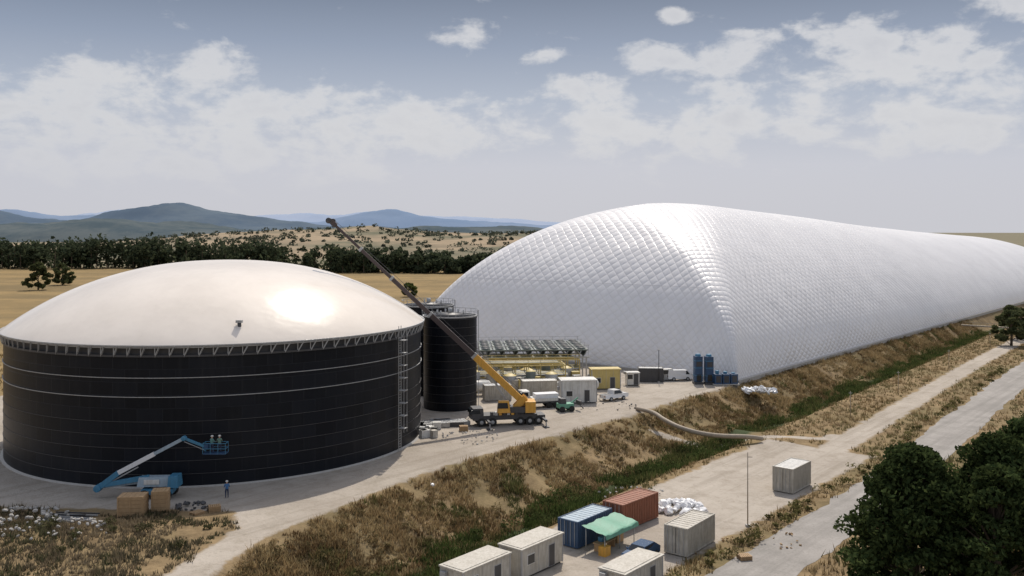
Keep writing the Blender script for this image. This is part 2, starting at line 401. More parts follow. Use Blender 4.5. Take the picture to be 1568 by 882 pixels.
# ------------------------------------------------------------------ mobile crane
bd=Builder()
bd.box((0,0,1.15),(10.6,2.5,.5),M_dgrey); bd.box((0,0,1.5),(8.2,2.6,.22),M_dgrey)
bd.box((-4.7,0,1.9),(1.9,2.5,1.5),M_dgrey,taper=(.8,.95,.05)); bd.box((-5.0,0,2.15),(1.5,2.54,.55),M_glass,taper=(.85,.97))
for x in (-4.1,-2.5,1.6,3.0,4.3):
    for y in (-1.12,1.12):
        bd.cyl((x,y-.2,.62),(x,y+.2,.62),.62,M_black,seg=20); bd.cyl((x,y-.23,.62),(x,y+.23,.62),.28,M_grey,seg=12)
for x in (-3.3,4.9,):
    bd.box((x,0,.95),(.35,7.0,.28),M_dgrey)
    for y in (-3.4,3.4):
        bd.cyl((x,y,.1),(x,y,1.2),.1,M_grey); bd.box((x,y,.08),(.8,.8,.12),M_dgrey)
for i in range(7): bd.box((-2.6+i*.6,-1.2,1.85),(.45,.5,.5),[M_dgrey,M_grey,M_yellow][i%3])
bd.cyl((.6,0,1.5),(.6,0,1.9),1.0,M_dgrey,seg=24)
o1=bd.done('carrier',(-.6,133.2,0),math.radians(12),.03)
cr=bpy.data.objects.new('mobile_crane',None); COL.objects.link(cr); child(o1,cr)
bd=Builder()
bd.box((0.2,132.9,2.3),(4.6,2.3,.8),M_dgrey,(0,0,.07)); bd.box((2.6,133.1,2.7),(1.5,2.7,1.6),M_yellow,(0,0,.07))
bd.box((-1.2,131.6,2.85),(1.9,.95,1.7),M_yellow,(0,0,.07),taper=(.8,.95)); bd.box((-1.35,131.55,3.05),(1.6,1.0,.8),M_glass,(0,0,.07),taper=(.85,.97))
for y in (132.5,133.7): bd.beam((.3,y,2.3),(2.0,y,4.0),.25,.9,M_yellow)
child(bd.done('superstructure',bevel=.03),cr)
bd=Builder()
base=Vector((1.9,133.1,3.0)); tip=Vector((-25.6,131,29.2)); ax=(tip-base)
secs=[(0,.27,1.1,1.0,M_yellow),(.25,.50,.86,.78,M_boomdk),(.48,.70,.70,.64,M_boomdk),(.68,.86,.56,.5,M_boomdk),(.84,1.0,.44,.4,M_boomdk)]
for a,b_,w1,w2,m in secs: bd.beam(base+ax*a,base+ax*b_,w2*.85,w1*.85,m)
for a in (.27,.5,.7,.86): bd.beam(base+ax*(a-.006),base+ax*(a+.004),1.0-.45*a,1.1-.5*a,M_grey)
bd.beam((.2,133,1.9),base+ax*.22,.3,.3,M_grey)
hd=tip+ax.normalized()*.6
bd.beam(tip-ax.normalized()*.5,hd,.6,.7,M_boomdk); bd.cyl(hd+Vector((-.2,-.3,0)),hd+Vector((-.2,.3,0)),.42,M_dgrey,seg=16)
bd.cyl(tip+Vector((0,-.25,.4)),tip+Vector((0,.25,.4)),.3,M_dgrey,seg=14)
bd.cyl(base+Vector((.6,0,.8)),tip+Vector((0,0,.6)),.03,M_dgrey,seg=5)
child(bd.done('telescopic_boom'),cr)

# ------------------------------------------------------------------ boom lift + workers
def worker(loc,rz,vest,scale=1):
    J={'pel':(0,0,.95,.14),'sp':(0,.02,1.15,.13),'ch':(0,.02,1.36,.16),'nk':(0,0,1.52,.06),'hd0':(0,-.01,1.6,.09),'hd':(0,-.02,1.7,.105),'ht':(0,-.01,1.79,.07),
     'hl':(-.1,0,.9,.11),'kl':(-.12,-.05,.5,.075),'al':(-.12,.02,.1,.05),'tl':(-.13,-.17,.04,.04),
     'hr':(.1,0,.9,.11),'kr':(.12,-.03,.5,.075),'ar':(.12,.04,.1,.05),'tr':(.13,-.15,.04,.04),
     'sl':(-.2,.01,1.42,.07),'el':(-.27,-.1,1.15,.05),'wl':(-.2,-.34,1.12,.035),'fl':(-.18,-.44,1.12,.03),
     'sr':(.2,.01,1.42,.07),'er':(.28,-.08,1.15,.05),'wr':(.2,-.32,1.1,.035),'fr':(.18,-.42,1.1,.03)}
    E=[('pel','sp'),('sp','ch'),('ch','nk'),('nk','hd0'),('hd0','hd'),('hd','ht'),('pel','hl'),('hl','kl'),('kl','al'),('al','tl'),('pel','hr'),('hr','kr'),('kr','ar'),('ar','tr'),
       ('ch','sl'),('sl','el'),('el','wl'),('wl','fl'),('ch','sr'),('sr','er'),('er','wr'),('wr','fr')]
    ks=list(J); me=bpy.data.meshes.new('construction_worker')
    me.from_pydata([J[k_][:3] for k_ in ks],[(ks.index(a),ks.index(b_)) for a,b_ in E],[])
    o=bpy.data.objects.new('body',me); COL.objects.link(o)
    sk=o.modifiers.new('skin','SKIN')
    for i,k_ in enumerate(ks):
        r=J[k_][3]; me.skin_vertices[0].data[i].radius=(r,r)
    me.skin_vertices[0].data[0].use_root=True
    o.modifiers.new('sub','SUBSURF').levels=1
    m,nt,b=newmat('worker_clothes'); tc=objcoord(nt); sx=nt.nodes.new('ShaderNodeSeparateXYZ'); L(nt,tc,sx.inputs[0])
    up=math_n(nt,'GREATER_THAN',sx.outputs[2],.97); hdm=math_n(nt,'GREATER_THAN',sx.outputs[2],1.53); hand=math_n(nt,'LESS_THAN',sx.outputs[1],-.33)
    c=mixc(nt,up,(.03,.04,.08),vest); c=mixc(nt,hdm,c,(.45,.27,.19)); c=mixc(nt,math_n(nt,'MULTIPLY',hand,up),c,(.45,.27,.19))
    L(nt,c,b.inputs['Base Color']); b.inputs['Roughness'].default_value=.8
    me.materials.append(m)
    bd=Builder(); 
    bmesh.ops.create_icosphere(bd.bm,subdivisions=2,radius=.135,matrix=Matrix.Translation((0,-.01,1.76))@Matrix.Diagonal((1,1.1,.8,1)))
    for f in bd.bm.faces: f.material_index=bd.mi(M_white)
    bd.cyl((0,-.04,1.735),(0,-.04,1.75),.16,M_white,seg=16)
    h=bd.done('hard_hat')
    e=bpy.data.objects.new('construction_worker',None); COL.objects.link(e); e.location=loc; e.rotation_euler=(0,0,rz); e.scale=(scale,)*3
    child(o,e); child(h,e)
bd=Builder()
bx,by=-37.3,96.6
bd.box((bx,by,.75),(3.2,1.9,.5),M_blue,(0,0,.1)); 
for x in (-1.15,1.15):
    for y in (-1.05,1.05): bd.cyl((bx+x,by+y-.2,.5),(bx+x,by+y+.2,.5),.5,M_black,seg=18); bd.cyl((bx+x,by+y-.22,.5),(bx+x,by+y+.22,.5),.2,M_white,seg=10)
bd.cyl((bx,by,1.0),(bx,by,1.25),.7,M_dgrey,seg=20)
bd.box((bx-.3,by,1.7),(3.6,1.3,.95),M_lblue,(0,0,.05),taper=(.9,.85)); bd.box((bx+1.7,by,1.75),(1.1,1.7,1.2),M_blue,(0,0,.05),taper=(.85,.9))
bd.box((bx-.5,by-.72,1.75),(1.6,.1,.5),M_white,(0,0,.05))
p2=Vector((-43.6,by-.3,1.0)); p3=Vector((-41.5,by-.2,2.6)); p4=Vector((-34.8,by+.4,6.1)); p5=Vector((-32.6,by+.5,5.2))
bd.beam((bx-1.0,by-.1,2.1),p2+Vector((.2,0,.3)),.4,.5,M_blue); bd.beam((bx-1.2,by+.3,1.6),p2+Vector((0,.3,0)),.2,.3,M_lblue)
bd.beam(p2,p3,.5,.55,M_blue); bd.beam(p3,p3.lerp(p4,.55),.36,.45,M_bag); bd.beam(p3.lerp(p4,.5),p4,.28,.34,M_lblue)
bd.beam(p2+Vector((.3,0,.1)),p3.lerp(p4,.3)+Vector((0,0,-.5)),.13,.13,M_grey)
bd.cyl(p2+Vector((0,-.35,0)),p2+Vector((0,.35,0)),.38,M_blue,seg=14); bd.cyl(p4+Vector((0,-.25,0)),p4+Vector((0,.25,0)),.26,M_blue,seg=12)
bd.beam(p4,p5,.22,.26,M_blue); bd.beam(p4+Vector((0,0,-.35)),p5+Vector((0,0,-.4)),.08,.08,M_grey)
bk=Vector((-31.5,by+.55,4.5))
bd.box(bk,(2.4,1.0,.12),M_dblue)
for zz in (.55,1.1):
    for yy in (-.5,.5): bd.beam(bk+Vector((-1.2,yy,zz)),bk+Vector((1.2,yy,zz)),.06,.06,M_blue)
    for xx in (-1.2,1.2): bd.beam(bk+Vector((xx,-.5,zz)),bk+Vector((xx,.5,zz)),.06,.06,M_blue)
for xx in (-1.2,-.4,.4,1.2):
    for yy in (-.5,.5): bd.beam(bk+Vector((xx,yy,0)),bk+Vector((xx,yy,1.1)),.05,.05,M_blue)
bd.box(bk+Vector((-.9,.0,.7)),(.4,.7,.5),M_dblue)
bd.beam(p5,bk+Vector((-1.1,0,.2)),.18,.2,M_blue)
bd.done('boom_lift',bevel=.02)
worker((bk.x-.35,bk.y-.1,4.56),math.radians(150),(.10,.22,.2)); worker((bk.x+.4,bk.y+.05,4.56),math.radians(190),(.12,.2,.16))
worker((-30.0,96.2,0.0),math.radians(200),(.05,.14,.3))

# ------------------------------------------------------------------ containers, cabins
def container(name,c,z,Lx,Wy,H,body,roof,rz=SITE_ROT):
    bd=Builder()
    bd.box((0,0,H/2+.1),(Lx-.12,Wy-.12,H-.2),body)
    for x in (-1,1):
        for y in (-1,1): bd.box((x*(Lx/2-.08),y*(Wy/2-.08),H/2+.1),(.16,.16,H),body)
    for y in (-1,1):
        bd.box((0,y*(Wy/2-.05),H+.02),(Lx-.34,.1,.14),body); bd.box((0,y*(Wy/2-.05),.18),(Lx-.34,.1,.16),body)
        n=int(Lx/.32)
        for i in range(n): bd.box((-Lx/2+.3+i*(Lx-.6)/(n-1),y*(Wy/2-.05),H/2+.1),(.14,.07,H-.3),body)
    for x in (-1,1):
        bd.box((x*(Lx/2-.05),0,H+.02),(.1,Wy-.34,.14),body); bd.box((x*(Lx/2-.05),0,.18),(.1,Wy-.34,.16),body)
    for y in (-.85,-.35,.35,.85): bd.cyl((-Lx/2-.02,y,.2),(-Lx/2-.02,y,H),.03,M_grey,seg=6)
    bd.box((-Lx/2+.03,0,H/2+.1),(.06,.04,H-.3),M_dgrey)
    n=int(Lx/.6)
    for i in range(n): bd.box((-Lx/2+.35+i*(Lx-.7)/(n-1),0,H+.03),(.2,Wy-.3,.05),roof)
    bd.box((0,0,H),(Lx-.2,Wy-.2,.04),roof)
    return bd.done(name,(c[0],c[1],z),rz,.015)
def cabin(name,c,z,Lx,Wy,H,body,roof,rz=SITE_ROT,door=M_dgrey):
    bd=Builder()
    bd.box((0,0,H/2+.15),(Lx,Wy,H-.1),body); bd.box((0,0,.07),(Lx-.3,Wy-.3,.3),M_dgrey)
    bd.box((0,0,H+.17),(Lx+.24,Wy+.24,.14),roof); bd.box((0,0,H+.26),(Lx-.3,Wy-.3,.06),roof)
    for x in (-1,1):
        for y in (-1,1): bd.box((x*(Lx/2-.03),y*(Wy/2-.03),H/2+.12),(.14,.14,H),M_grey)
    nx=int(Lx/1.2)
    for i in range(1,nx): bd.box((-Lx/2+i*Lx/nx,-Wy/2-.005,H/2+.15),(.04,.03,H-.2),M_grey)
    bd.box((Lx*.22,-Wy/2-.01,1.2),(.95,.05,2.05),M_grey); bd.box((Lx*.22,-Wy/2-.025,1.2),(.82,.05,1.95),door)
    for x in (-Lx*.28,): 
        bd.box((x,-Wy/2-.01,1.65),(1.1,.06,.95),M_white); bd.box((x,-Wy/2-.03,1.65),(.95,.06,.8),M_glass)
    bd.box((-Lx/2-.2,.75,2.2),(.35,.6,.5),M_grey)
    return bd.done(name,(c[0],c[1],z),rz,.02)
container('shipping_container',(7.4,92.2),-3,6.06,2.44,2.6,M_dblue,M_lblue)
container('shipping_container',(12.7,97.6),-3,6.6,2.6,2.7,M_rust,M_rust,SITE_ROT-.05)
container('shipping_container',(17.5,89.9),-3,6.06,2.5,2.7,M_cream,M_cream,SITE_ROT+.04)
container('shipping_container',(33.9,110.7),-3,5.4,2.6,2.9,M_cream,M_white)
cabin('site_cabin',(1.8,84.2),-3,6.1,2.6,2.6,M_cream,M_cream)
cabin('site_cabin',(-3.1,78.9),-3,6.1,2.6,2.6,M_cream,M_cream)
cabin('site_cabin',(10.3,78.6),-3,6.1,2.5,2.5,M_cream,M_cream)
cabin('site_cabin',(10.8,150.6),0,5.8,3.2,3.6,M_white,M_white,math.radians(6))
cabin('equipment_container',(16.6,163.5),0,5.2,2.6,3.4,M_yel2,M_yel2,math.radians(5))
container('shipping_container',(4.6,156.5),0,6.0,2.5,2.6,M_cream,M_white,math.radians(8))
container('shipping_container',(-2.5,152.5),0,4.5,2.4,2.5,M_cream,M_grey,math.radians(12))
container('shipping_container',(26,171.5),0,4.6,2.4,2.5,M_dgrey,M_grey,math.radians(-5))
cabin('electrical_kiosk',(29.3,172.5),0,1.6,1.4,1.9,M_grey,M_white,.1)
cabin('electrical_kiosk',(22.0,167.0),0,2.2,1.6,2.2,M_white,M_white,.1)
# green canopy
bd=Builder()
for x in (-2.6,0,2.6):
    for y in (-1.1,1.1): bd.cyl((x,y,0),(x,y,2.35 if y>0 else 1.95),.05,M_grey,seg=8)
nx,ny=14,8
gv=[[bd.bm.verts.new((-2.9+5.8*i/nx,-1.4+2.8*j/ny,2.0+.45*j/ny-.12*math.sin(math.pi*i/nx*2)**2+.05*math.sin(i*2.1+j*1.7))) for j in range(ny+1)] for i in range(nx+1)]
for i in range(nx):
    for j in range(ny):
        f=bd.bm.faces.new((gv[i][j],gv[i+1][j],gv[i+1][j+1],gv[i][j+1])); f.material_index=bd.mi(M_green); f.smooth=True
for j in range(nx):
    f=bd.bm.faces.new((gv[j][0],gv[j+1][0],bd.bm.verts.new((gv[j+1][0].co.x,-1.5,1.6)),bd.bm.verts.new((gv[j][0].co.x,-1.5,1.62)))); f.material_index=bd.mi(M_green)
bd.box((-1,0,.8),(2.6,1.0,.08),M_wood); 
for x in (-2.1,.1): bd.box((x,0,.38),(.1,.9,.76),M_wood)
bd.box((-1.3,.1,1.05),(.7,.5,.4),M_blue); bd.box((1.6,.3,.5),(1.1,.9,1.0),M_wood); bd.box((-2.5,-1.0,.45),(.9,.8,.9),M_yellow)
bd.done('tarp_canopy',(9.7,90.2,-3),SITE_ROT)

def car(name,loc,rz,paintm,pickup=False,van=False):
    bd=Builder(); 
    if van: body=[(-2.4,.35),(2.35,.35),(2.45,.9),(1.9,1.15),(1.3,1.95),(-2.3,2.0),(-2.45,1.2)]; glass=[(1.05,1.2),(1.78,1.2),(1.28,1.85),(1.05,1.85)]
    elif pickup: body=[(-2.5,.45),(2.4,.45),(2.5,.8),(2.4,1.05),(1.3,1.15),(.7,1.75),(-.7,1.78),(-.85,1.1),(-2.5,1.1)]; glass=[(-.6,1.15),(1.1,1.18),(.62,1.66),(-.55,1.68)]
    else: body=[(-2.1,.35),(2.05,.35),(2.15,.7),(1.95,.92),(1.05,1.02),(.45,1.45),(-1.2,1.5),(-1.95,1.05),(-2.15,.95)]; glass=[(-1.75,1.05),(.95,1.05),(.42,1.38),(-1.15,1.42)]
    vs=bd.prism(body,-.88,.88,paintm)
    for v_ in vs:
        if v_.co.z>1.1: v_.co.y*=.84
    for sy in (-1,1):
        vs=bd.prism(glass,sy*.84,sy*.875,M_glass)
        for v_ in vs:
            if v_.co.z>1.2: v_.co.y*=.875
    if not van:
        b0,b1=body[4],body[5]
        bd.poly([(b0[0]-.02,-.76,b0[1]+.03),(b0[0]-.02,.76,b0[1]+.03),(b1[0]+.06,.68,b1[1]-.02),(b1[0]+.06,-.68,b1[1]-.02)],M_glass)
        if not pickup: bd.poly([(-1.97,-.72,1.12),(-1.97,.72,1.12),(-1.28,.66,1.485),(-1.28,-.66,1.485)],M_glass)
    else: bd.poly([(1.89,-.76,1.2),(1.89,.76,1.2),(1.36,.7,1.9),(1.36,-.7,1.9)],M_glass)
    if pickup: bd.box((-1.7,0,1.09),(1.4,1.4,.06),M_dgrey)
    wx=1.35
    for x in (-wx,wx):
        for y in (-.82,.82): bd.cyl((x,y-.12,.34),(x,y+.12,.34),.36,M_black,seg=18); bd.cyl((x,y-.13,.34),(x,y+.13,.34),.2,M_grey,seg=12)
    for y in (-.6,.6):
        bd.box((body[2][0]-.05,y,.72),(.08,.35,.14),M_bag); bd.box((body[0][0]-.03,y,.85),(.08,.3,.14),M_rust)
    bd.box((.9,.98,1.1),(.15,.18,.14),paintm); bd.box((.9,-.98,1.1),(.15,.18,.14),paintm)
    return bd.done(name,loc,rz,.05)
M_cardk=paint('dark_blue_car_paint',(.03,.07,.14),.25,.2,.05); M_carw=paint('white_car_paint',(.75,.75,.75),.25,0,.05)
car('parked_car',(12.2,86.6,-3),SITE_ROT-math.pi,M_cardk)
car('parked_pickup',(17.0,152.4,0),math.radians(35),M_carw,pickup=True)
car('parked_van',(31.6,172.6,0),math.radians(8),M_carw,van=True)

bd=Builder()
bd.box((0,0,.95),(6.5,2.3,.3),M_dgrey); bd.box((-2.6,0,1.95),(1.6,2.2,1.7),M_white,taper=(.85,.94)); bd.box((-2.8,0,2.3),(1.35,2.24,.6),M_glass,taper=(.9,.96))
bd.box((.9,0,1.35),(4.6,2.3,.5),M_white); bd.box((1.0,0,1.9),(3.8,1.8,.7),M_bag)
for x in (-2.3,1.3,2.4):
    for y in (-1,1): bd.cyl((x,y-.15,.5),(x,y+.15,.5),.5,M_black,seg=16)
bd.done('flatbed_lorry',(4.4,146.0,0),math.radians(15),.03)
bd=Builder()
bd.box((0,0,.9),(2.4,1.5,.7),M_green); bd.box((-.5,0,1.6),(1.0,1.2,.9),M_dgrey,taper=(.85,.9)); bd.beam((1,0,1.2),(2.2,0,2.0),.2,.2,M_green); bd.box((2.3,0,1.2),(.3,1.6,.7),M_dgrey)
for x in (-.8,.8):
    for y in (-.8,.8): bd.cyl((x,y-.15,.45),(x,y+.15,.45),.45,M_black,seg=14)
bd.done('wheel_loader',(8.3,142.8,0),math.radians(20),.03)

bd=Builder()
for j in range(3):
    for i in range(8):
        x=-9+i*2.6; y=-5+j*5
        bd.box((x,y,5.6),(2.35,4.4,.22),M_solar)
        for sg in (-1,1): bd.box((x+sg*.62,y,4.95),(.1,4.2,1.25),M_solar,(0,sg*.5,0))
        for q in (-1.1,1.1): bd.cyl((x,y+q,5.7),(x,y+q,5.9),.85,M_solar,seg=16); bd.cyl((x,y+q,5.88),(x,y+q,5.94),.7,M_dgrey,seg=16)
for y in (-7.3,-2.5,2.5,7.3):
    bd.beam((-10.4,y,4.25),(10.6,y,4.25),.3,.25,M_grey)
    for x in (-10,-5,0,5,10): bd.beam((x,y,0),(x,y,4.2),.22,.22,M_grey)
    bd.beam((-10.4,y,6.5),(10.6,y,6.5),.06,.06,M_grey)
    for x in np.arange(-10.4,10.7,2.6): bd.beam((x,y,4.3),(x,y,6.5),.06,.06,M_grey)
bd.done('dry_cooler_platform',(3.6,180,0),math.radians(4))
def rack(loc,rz,seed):
    rg=random.Random(seed); bd=Builder()
    for x in np.arange(-9,10,2.25):
        for y in (-2.5,0,2.5): bd.beam((x,y,0),(x,y,4.0),.18,.18,M_yel2)
        for z in (2.0,4.0): bd.beam((x,-2.5,z),(x,2.5,z),.15,.18,M_yel2)
        bd.beam((x,-2.5,4),(x,-2.5,5),.06,.06,M_yel2)
    bd.beam((-9,-2.5,5),(9,-2.5,5),.06,.06,M_yel2); bd.beam((-9,-2.5,4.5),(9,-2.5,4.5),.06,.06,M_yel2)
    for y in (-2.5,-.9,.9,2.5):
        for z in (2.0,4.0): bd.beam((-9,y,z),(9,y,z),.15,.18,M_yel2)
    for k_ in range(9): bd.cyl((-9.5,-2.3+k_*.58,2.3),(9.5,-2.3+k_*.58,2.3),.13+.05*(k_%3),[M_grey,M_yel2,M_solar][k_%3],seg=8)
    for k_ in range(5): bd.cyl((-8,-2+k_*.9,4.3),(8,-2+k_*.9,4.3),.16,[M_yel2,M_solar][k_%2],seg=8)
    for x,r,h in ((-7.5,1.0,3.4),(-4.6,.8,3.0),(-1.2,1.2,2.6),(2.5,.9,3.3),(6.2,1.1,2.8)):
        bd.cyl((x,-4.2,0),(x,-4.2,h),r,rg.choice([M_grey,M_solar,M_cream]),seg=20); bd.cyl((x,-4.2,h),(x,-4.2,h+.35),r,M_yel2,r*.3,seg=20)
    for i in range(26):
        x=rg.uniform(-9,9); hh=rg.uniform(.7,2.4); bd.box((x,rg.uniform(-6.5,-3),hh/2),(rg.uniform(.6,1.6),1,hh),rg.choice([M_grey,M_yel2,M_cream,M_dgrey,M_solar]),(0,0,rg.uniform(-.3,.3)))
    bd.done('pipe_rack',loc,rz,.01)
rack((0.4,166,0),math.radians(6),1); rack((3.5,173.2,0),math.radians(5),2)
for (x,y,L_) in ((-6.2,156.5,4.5),(12.5,158.5,4.2)):
    bd=Builder(); bd.cyl((-L_/2,0,1.6),(L_/2,0,1.6),.95,M_white,seg=24); bd.cyl((-L_/2-.4,0,1.6),(-L_/2,0,1.6),.45,M_white,.95,24); bd.cyl((L_/2,0,1.6),(L_/2+.4,0,1.6),.95,M_white,.45,24)
    for q in (-1.3,1.3): bd.box((q,0,.4),(.3,1.5,.8),M_grey)
    bd.cyl((0,0,2.5),(0,0,2.9),.2,M_grey); bd.done('gas_vessel',(x,y,0),.1)
for (x,y,h) in ((34.3,168.6,5.0),(36.2,168.2,5.0)):
    bd=Builder()
    bd.box((0,0,.2),(1.7,1.7,.4),M_dgrey); bd.box((0,0,h/2+.3),(1.4,1.4,h-.4),M_dblue)
    for z in (1.6,3.0,4.3): bd.box((0,0,z),(1.5,1.5,.1),M_blue)
    bd.box((0,-.72,1.2),(.9,.06,1.2),M_glass); bd.cyl((0,0,h),(0,0,h+.5),.6,M_blue,.45,16); bd.box((0,-.72,3.7),(1.0,.07,.9),M_dgrey)
    bd.beam((0,.6,3.5),(.8,2.2,2.2),.8,.8,M_grey)
    bd.done('blower_tower',(x,y,0),.1,.03)
bd=Builder()
for i in range(3): 
    bd.box((i*1.5,0,1.1),(1.3,1.8,1.8),M_dblue); bd.box((i*1.5,-.92,1.1),(.9,.06,1.2),M_dgrey); bd.cyl((i*1.5,0,2.0),(i*1.5,0,2.6-.2*i),.35,M_blue,seg=14)
bd.box((1.5,0,.12),(4.8,2.2,.2),M_conc); bd.beam((0,.8,1.2),(0,2.6,1.4),.7,.7,M_grey)
bd.done('blower_unit',(37.6,167.6,0),math.radians(5),.03)
bd=Builder(); bd.cyl((0,0,0),(0,0,6),.07,M_dgrey,seg=8); bd.box((0,0,6.05),(.5,.2,.15),M_grey); bd.box((0,0,.1),(.4,.4,.2),M_conc); bd.done('site_lamp_post',(27.3,170.0,0))
bd=Builder(); bd.cyl((0,0,0),(0,0,7.8),.07,M_pipe,.04,8); bd.cyl((0,0,7.3),(.5,0,7.3),.03,M_dgrey,seg=6); bd.box((0,0,.1),(.45,.45,.25),M_conc); bd.done('utility_pole',(24.8,96.2,-3.0))

def lumps(name,c,z,n,rad,size,mat,flat=.6,seed=1):
    rg=random.Random(seed); bd=Builder()
    for i in range(n):
        a=rg.uniform(0,6.28); r=rad*math.sqrt(rg.random()); s=size*rg.uniform(.6,1.2)
        res=bmesh.ops.create_icosphere(bd.bm,subdivisions=2,radius=1,matrix=Matrix.Identity(4))
        M=Matrix.Translation((c[0]+r*math.cos(a),c[1]+r*math.sin(a)*.7,z+s*flat*.6+max(0,(rad-r))*.18))@Euler((rg.random(),rg.random(),rg.random()*6)).to_matrix().to_4x4()@Matrix.Diagonal((s,s*.8,s*flat,1))
        for v_ in res['verts']: v_.co*=1+rg.uniform(-.22,.2)
        bmesh.ops.transform(bd.bm,matrix=M,verts=res['verts']); bd._tag(res['verts'],mat)
    return bd.done(name)
lumps('white_sack_pile',(18.2,102.0),-3,60,3.4,.55,M_bag)
lumps('membrane_offcut_heap',(44.5,164.0),-.6,40,3.0,.6,M_bag,.35,3)
lumps('rubble_pile',(-48,88.5),0,90,6,.26,M_conc,.6,4)
lumps('rubble_pile',(-32.5,93.0),0,26,2.0,.25,M_dgrey,.5,5)
lumps('rubble_pile',(-42,84.5),.4,50,5,.2,M_conc,.6,14)
lumps('litter_bag',(-11.5,101.2),-1.2,5,.6,.35,M_bag,.7,6)
lumps('litter_bag',(-9.0,104.2),-1.0,3,.5,.25,M_bag,.7,7)
lumps('scattered_yard_debris',(25,92),-3,30,4.5,.16,M_wood,.5,8)
lumps('scattered_yard_debris',(14,108),-3,26,4.5,.15,M_conc,.5,9)
lumps('scattered_site_debris',(-6,124),0,40,5.5,.17,M_conc,.5,10)
lumps('scattered_site_debris',(14,147),0,40,6.5,.18,M_dgrey,.5,11)
def crate(loc,sz,rz):
    bd=Builder(); x,y,z=sz
    bd.box((0,0,z/2+.12),(x-.1,y-.1,z-.1),M_wood)
    for k_ in range(5):
        zz=.2+z*(k_+.5)/5
        for sg in (-1,1): bd.box((0,sg*(y/2-.03),zz),(x,.05,z/5-.05),M_wood); bd.box((sg*(x/2-.03),0,zz),(.05,y-.12,z/5-.05),M_wood)
    for px in (-1,0,1): bd.box((px*(x/2-.1),0,.06),(.12,y,.12),M_wood); bd.box((px*(x/2-.1),-y/2-.01,z/2+.15),(.12,.05,z),M_wood)
    for k_ in range(5): bd.box((-x/2+x*(k_+.5)/5,0,z+.16),(x/5-.03,y,.04),M_wood)
    bd.done('wooden_crate',loc,rz,.008)
crate((-37.4,90.2,0),(2.5,1.8,1.9),.1); crate((-35.2,91.6,0),(1.6,1.5,2.0),.2)
def pallets(loc,n,rz):
    bd=Builder()
    for i in range(n):
        z=i*.15
        for k_ in range(6): bd.box((-.5+k_*.2,0,z+.13),(.14,1,.025),M_wood)
        for y in (-.42,0,.42): bd.box((0,y,z+.06),(1.15,.1,.1),M_wood)
    bd.done('pallet_stack',loc,rz)
pallets((-29.8,91.6,0),4,.4); pallets((-31.2,90.6,0),2,1.0); pallets((-6.8,128.6,0),5,.2); pallets((22,86.5,-3),3,.2)
bd=Builder()
for i in range(12): bd.beam((0,i*.28,.12+.1*(i%2)),(4.6+random.uniform(-1,1),i*.28+random.uniform(-.4,.4),.14+.1*(i%3)),.12,.12,random.choice([M_grey,M_dgrey]))
bd.done('steel_profile_stack',(-45.8,87.6,0),-.2)
bd=Builder()
for i in range(9): bd.box((random.uniform(-3,3),random.uniform(-1.5,2.5),.35),(random.uniform(1,2.4),random.uniform(.7,1.4),.6),random.choice([M_grey,M_white,M_conc,M_dgrey]),(0,0,random.uniform(-.4,.4)))
for i in range(8): bd.beam((-3+random.uniform(-1,1),i*.3-1,.75),(3,i*.3-1,.75),.08,.08,M_grey)
bd.done('stacked_tank_panels',(-9.5,131.5,0),.3,.02)
bd=Builder()
for i in range(10): bd.box((random.uniform(-2,2),random.uniform(-3,3),.5),(random.uniform(.6,1.5),random.uniform(.6,1.2),1.0),random.choice([M_grey,M_dgrey,M_cream,M_white]),(0,0,random.uniform(-.5,.5)))
bd.cyl((-2,0,.5),(-2,1.2,.5),.5,M_dgrey); bd.done('pump_skid',(-11.6,127,0),.2,.02)

cu=bpy.data.curves.new('ditch_pipeline','CURVE'); cu.dimensions='3D'; cu.bevel_depth=.33; cu.bevel_resolution=4
pts=[(19.6,143.5,.3),(21.6,140,.3),(23.0,136.5,-.2),(25.2,133.6,-.8),(28.5,132.6,-1.4),(35.2,134.0,-2.1),(36.8,134.4,-2.4)]
sp=cu.splines.new('BEZIER'); sp.bezier_points.add(len(pts)-1)
for bp,p in zip(sp.bezier_points,pts): bp.co=p; bp.handle_left_type=bp.handle_right_type='AUTO'
cu.materials.append(M_pipe); o=bpy.data.objects.new('ditch_pipeline',cu); COL.objects.link(o)
bd=Builder(); 
for y in (-.6,.6): bd.beam((-7,y,0),(7,y,0),.15,.3,M_pipe); bd.beam((-7,y,1),(7,y,1),.06,.06,M_pipe)
for i in range(15): bd.beam((-7+i,-.6,0),(-7+i,-.6,1),.06,.06,M_pipe); bd.box((-7+i,0,.18),(.9,1.3,.05),M_pipe)
x_,y_=xy(215,-3); bd.done('footbridge',(x_,y_,-.8),math.atan2(N[1],N[0]))
for l0 in (62,90,130,175):
    x_,y_=xy(l0,11.5-l0*.03); bd=Builder(); bd.cyl((0,0,0),(0,0,4.5),.07,M_pipe,.05,7); bd.cyl((-.3,0,4.2),(.3,0,4.2),.03,M_grey,seg=6); bd.done('wooden_post',(x_,y_,-3))

